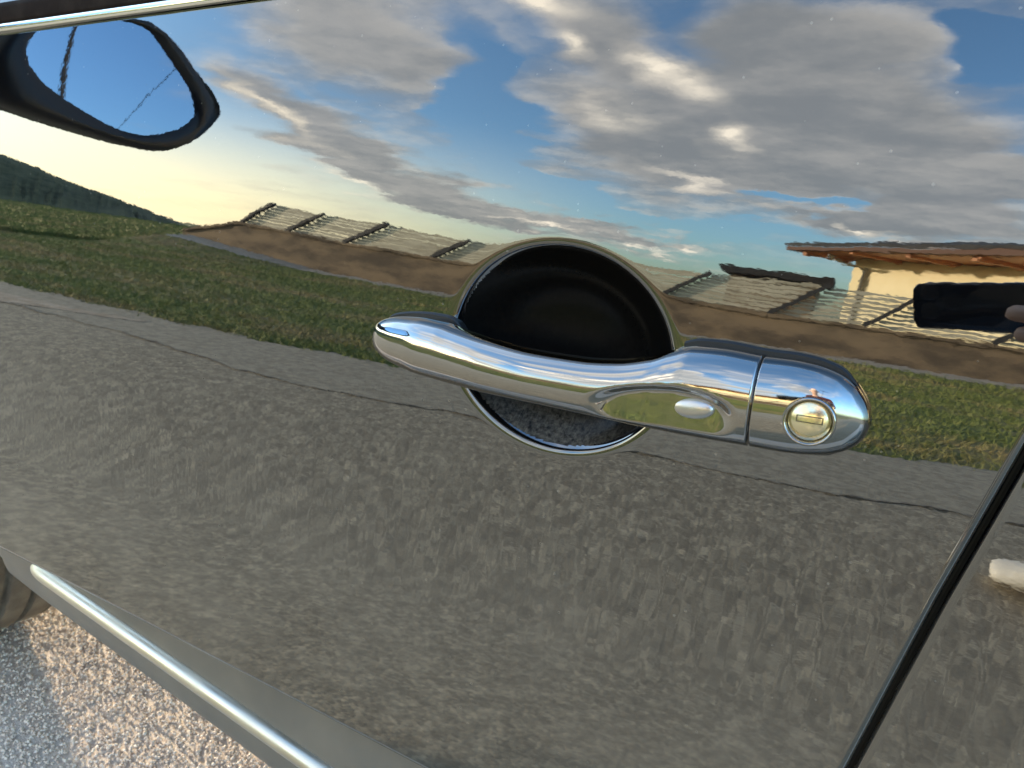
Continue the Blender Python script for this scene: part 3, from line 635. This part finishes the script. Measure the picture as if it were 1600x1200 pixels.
# button, lock cylinder
v = []
for t in np.linspace(0, math.pi / 2, 12):
    for a in np.linspace(0, 2 * math.pi, 48, endpoint=False): v.append((46.0 + 8.7 * math.cos(t) * math.cos(a), -1.0 + 4.5 * math.cos(t) * math.sin(a) + .08 * 8.7 * math.cos(t) * math.cos(a), 18.9 + 3.0 * math.sin(t)))
v = np.array(v); mesh('lock_button', hp(v[:, 0], v[:, 1], v[:, 2]), grid_faces(12, 48, True), M['satin'], dh)
def disc(name, u0, w0, rings_, m, tilt=(0, 0)):
    v = []
    for r, n_ in rings_:
        for a in np.linspace(0, 2 * math.pi, 48, endpoint=False): v.append((u0 + r * math.cos(a), w0 + r * math.sin(a), n_ + r * math.cos(a) * tilt[0] + r * math.sin(a) * tilt[1]))
    v = np.array(v); return mesh(name, hp(v[:, 0], v[:, 1], v[:, 2]), grid_faces(len(rings_), 48, True) + [tuple(range((len(rings_) - 1) * 48, len(rings_) * 48))], m, dh)
TL = (-.14, -.02)
disc('lock_ring', 88.2, 1.9, [(8.9, 17.2), (9.0, 18.3), (8.5, 18.75), (8.0, 18.5), (7.7, 17.2), (7.6, 14.0)], M['chrome'], TL)
disc('lock_cylinder', 88.2, 1.9, [(7.5, 14.6), (7.4, 16.3), (7.0, 16.8), (.6, 16.8)], M['lock_metal'], TL)
v = []
for a, b in ((-4.6, -1.35), (4.6, -1.35), (4.6, 1.35), (-4.6, 1.35)):
    v.append((88.2 + a, 2.4 + b, 16.86 + a * TL[0] + b * TL[1]))
for a, b in ((-4.2, -.95), (4.2, -.95), (4.2, .95), (-4.2, .95)):
    v.append((88.2 + a, 2.4 + b, 16.90 + a * TL[0] + b * TL[1]))
v = np.array(v); mesh('key_slot', hp(v[:, 0], v[:, 1], v[:, 2]), [(0, 1, 5, 4), (1, 2, 6, 5), (2, 3, 7, 6), (3, 0, 4, 7)], M['dark_slot'], dh, False)
# rubber gaskets under both feet
def gasket(tab, lo_u, hi_u, endl, endr):
    us_ = np.linspace(lo_u, hi_u, 60); a = np.array(tab)
    up = hermite(a[:, 0], a[:, 1], np.clip(us_, a[0, 0], a[-1, 0])) + 1.9; lo = hermite(a[:, 0], a[:, 2], np.clip(us_, a[0, 0], a[-1, 0])) - 1.9
    if endl: s = np.sqrt(np.clip(1 - np.clip((lo_u + 9 - us_) / 9, 0, 1) ** 2, 0, 1)); md = (up + lo) / 2; up, lo = md + (up - md) * s, md + (lo - md) * s
    if endr: s = np.sqrt(np.clip(1 - np.clip((us_ - hi_u + 13) / 13, 0, 1) ** 2, 0, 1)); md = (up + lo) / 2; up, lo = md + (up - md) * s, md + (lo - md) * s
    md = (up + lo) / 2; up, lo = np.maximum(up, md + 1.6), np.minimum(lo, md - 1.6); v = []
    for u, p, q in zip(us_, up, lo):
        for w, n_ in ((p, -3), (p, 1.2), (p - .8, 2.0), (q + .8, 2.0), (q, 1.2), (q, -3)): v.append((u, w, n_))
    v = np.array(v); return mesh('gasket', hp(v[:, 0], v[:, 1], v[:, 2]), grid_faces(60, 6), M['rubber'], dh, False)
gasket(GT, -122.6, -69, True, True)
CT2 = np.vstack([GT[-5:], CT])
us_all = np.array(CT2); gasket(us_all, 35, 107.6, False, True)

# ------------------------------------------------------------------ the phone that takes the picture, and its owner
ph = empty('phone', (0, 0, H0)); tag(ph, 'black phone held sideways in front of the car door', 'phone')
def cl(x, y, z): return np.array([0, 0, H0]) + CX * x + CY * y + CF * z          # lens frame: right, down, forward
v = []; x0, x1, y0, y1, rr = -.013, .133, -.004, .036, .008
out = []
for cx_, cy_, a0 in ((x1 - rr, y1 - rr, 0), (x0 + rr, y1 - rr, 90), (x0 + rr, y0 + rr, 180), (x1 - rr, y0 + rr, 270)):
    for a in np.radians(np.linspace(a0, a0 + 90, 8)): out.append((cx_ + rr * math.cos(a), cy_ + rr * math.sin(a), math.cos(a), math.sin(a)))
for z, ins in ((-.0045, .0012), (-.0055, 0), (-.0115, 0), (-.0125, .0012)): v += [cl(a - c * ins, b - d_ * ins, z) for a, b, c, d_ in out]
f = grid_faces(4, 32, True) + [tuple(range(32)), tuple(range(96, 128))[::-1]]
mesh('body', v, f, M['phone'], ph)
for lx_, ly_ in ((0, .0045), (0, .0205), (.016, .012)):
    v = []
    for r, z in ((.0066, -.0046), (.0066, -.0041), (.0062, -.0040), (.0060, -.0042)):
        v += [cl(lx_ + r * math.cos(a), ly_ + r * math.sin(a), z) for a in np.linspace(0, 2 * math.pi, 24, endpoint=False)]
    mesh('camera_lens', v, grid_faces(4, 24, True) + [tuple(range(72, 96))], M['phone'], ph, False)

def skinned(name, pts, edges, rad, m, parent, root=0, sub=2):
    me = bpy.data.meshes.new(name); me.from_pydata([tuple(map(float, p)) for p in pts], edges, []); me.update()
    o = link(name, me, m, parent); sk = o.modifiers.new('skin', 'SKIN'); sk.use_smooth_shade = True
    for i, r in enumerate(rad):
        me.skin_vertices[0].data[i].radius = (r, r) if not hasattr(r, '__len__') else r
    me.skin_vertices[0].data[root].use_root = True
    s = o.modifiers.new('sub', 'SUBSURF'); s.levels = sub; s.render_levels = sub
    return o
pe = empty('person', (.8, -1.15, 0)); tag(pe, 'person in maroon jacket and white shoes leaning in to hold the phone', 'person')
class Sk:
    def __init__(s): s.p = []; s.e = []; s.r = []
    def chain(s, start, pts):
        i = start
        for p, r in pts:
            s.p.append(p); s.r.append(r); j = len(s.p) - 1
            if i is not None: s.e.append((i, j))
            i = j
        return i
pel, chest, neck, head = (.86, -1.04, .90), (.64, -.74, 1.18), (.54, -.63, 1.34), (.49, -.56, 1.46)
sR, eR = (.47, -.81, 1.26), (.40, -.44, 1.0); wR = cl(.205, .030, -.03); sL, eL, wL = (.78, -.58, 1.26), (.84, -.45, 1.0), (.62, -.28, .95)
kR, aR = (.68, -1.20, .50), (.60, -1.33, .09); kL, aL = (1.02, -.92, .50), (1.10, -.98, .09)
b = Sk(); r0 = b.chain(None, [(pel, .10)]); c0 = b.chain(r0, [((.76, -.91, 1.05), .105), (chest, .12), ((.585, -.68, 1.28), .09)])
hd_ = b.chain(c0, [(neck, .052), ((.51, -.59, 1.39), .062), (head, .085), ((.485, -.555, 1.53), .075), ((.48, -.55, 1.58), .045)])
pr = b.chain(2, [(sR, .058), (eR, .042), (tuple(wR), .026)])
palm = b.chain(pr, [(cl(.172, .030, -.008), .022), (cl(.148, .028, -.004), .022)])
for k, (dy, tip, zz_) in enumerate(((-.006, .080, .006), (.0125, .053, .008), (.0285, .058, .008), (.044, .076, .006))):
    b.chain(palm, [(cl(.138, .014 + dy * .9, .002), .0098), (cl(.112, .008 + dy, .009), .0088), (cl(.088 + (tip - .055) * .5, .006 + dy, .0075), .0082), (cl(tip, .005 + dy, .0045), .0070)])
b.chain(pr, [(cl(.165, .010, -.024), .013), (cl(.140, .008, -.027), .010), (cl(.112, .012, -.024), .0085)])
pl_ = b.chain(2, [(sL, .058), (eL, .042), (wL, .026)])
b.chain(pl_, [((.58, -.25, .93), .026), ((.54, -.23, .905), .016)])
b.chain(0, [((.79, -1.11, .84), .085), (kR, .058), (aR, .038)]); b.chain(0, [((.93, -.97, .84), .085), (kL, .058), (aL, .038)])
skinned('body', b.p, b.e, b.r, M['skin'], pe)
j = Sk(); q = j.chain(None, [(chest, .150)]); j.chain(q, [((.76, -.91, 1.05), .14), ((.845, -1.02, .93), .135), ((.87, -1.05, .86), .13)]); j.chain(q, [((.585, -.68, 1.28), .115), ((.55, -.64, 1.325), .07)])
j.chain(q, [(sR, .078), (eR, .060), (tuple(np.array(eR) * .15 + np.array(wR) * .85), .042)]); j.chain(q, [(sL, .078), (eL, .060), (tuple(np.array(eL) * .15 + np.array(wL) * .85), .042)])
skinned('jacket', j.p, j.e, j.r, M['jacket'], pe)
j = Sk(); q = j.chain(None, [((.86, -1.04, .90), .125)])
j.chain(q, [((.79, -1.11, .82), .105), (kR, .078), (tuple(np.array(aR) + (.0, 0, .03)), .062)]); j.chain(q, [((.93, -.97, .82), .105), (kL, .078), (tuple(np.array(aL) + (0, 0, .03)), .062)])
skinned('trousers', j.p, j.e, j.r, M['trousers'], pe)
for a_, dr in ((aR, (-.98, -.18)), (aL, (-.75, .66))):
    j = Sk(); X_, Y_ = a_[0], a_[1]
    j.chain(None, [((X_ - dr[0] * .05, Y_ - dr[1] * .05, .048), (.042, .040)), ((X_ + dr[0] * .03, Y_ + dr[1] * .03, .055), (.043, .046)), ((X_ + dr[0] * .12, Y_ + dr[1] * .12, .045), (.046, .030)), ((X_ + dr[0] * .20, Y_ + dr[1] * .20, .030), (.036, .020))])
    skinned('shoe', j.p, j.e, j.r, M['shoe'], pe, 1)
j = Sk(); j.chain(None, [((.50, -.565, 1.505), .080), ((.495, -.56, 1.55), .085), ((.49, -.555, 1.595), .055)]); j.chain(1, [((.53, -.60, 1.51), .075), ((.545, -.615, 1.45), .05)])
skinned('hair', j.p, j.e, j.r, M['hair'], pe, 1)
fd = np.array([-.5, .85, 0.]); fd /= np.linalg.norm(fd); rt = np.array([fd[1], -fd[0], 0])
for s in (-1, 1):
    c_ = np.array(head) + fd * .080 + rt * s * .032 + (0, 0, .0)
    mb = MB(); v = []
    for t in np.linspace(-math.pi / 2, math.pi / 2, 7):
        for a in np.linspace(0, 2 * math.pi, 12, endpoint=False): v.append(c_ + .012 * np.array([math.cos(t) * math.cos(a), math.cos(t) * math.sin(a), math.sin(t)]))
    mb.poly(v, grid_faces(7, 12, True)).build('eye', M['shoe'], pe, True)
    MB().tube([np.array(head) + rt * s * .078 + (0, 0, -.03), np.array(head) + rt * s * .090 - fd * .01, np.array(head) + rt * s * .086 - fd * .012 + (0, 0, .03)], [.008, .014, .010], 8).build('ear', M['skin'], pe, True)
MB().tube([np.array(head) + fd * .078 + (0, 0, .012), np.array(head) + fd * .100 + (0, 0, -.022), np.array(head) + fd * .085 + (0, 0, -.032)], [.008, .013, .008], 8).build('nose', M['skin'], pe, True)
MB().tube([np.array(head) + fd * .080 + rt * .022 + (0, 0, -.052), np.array(head) + fd * .087 + (0, 0, -.052), np.array(head) + fd * .080 - rt * .022 + (0, 0, -.052)], [.004, .006, .004], 8).build('mouth', M['jacket'], pe, True)
# a pale pebble by the road edge
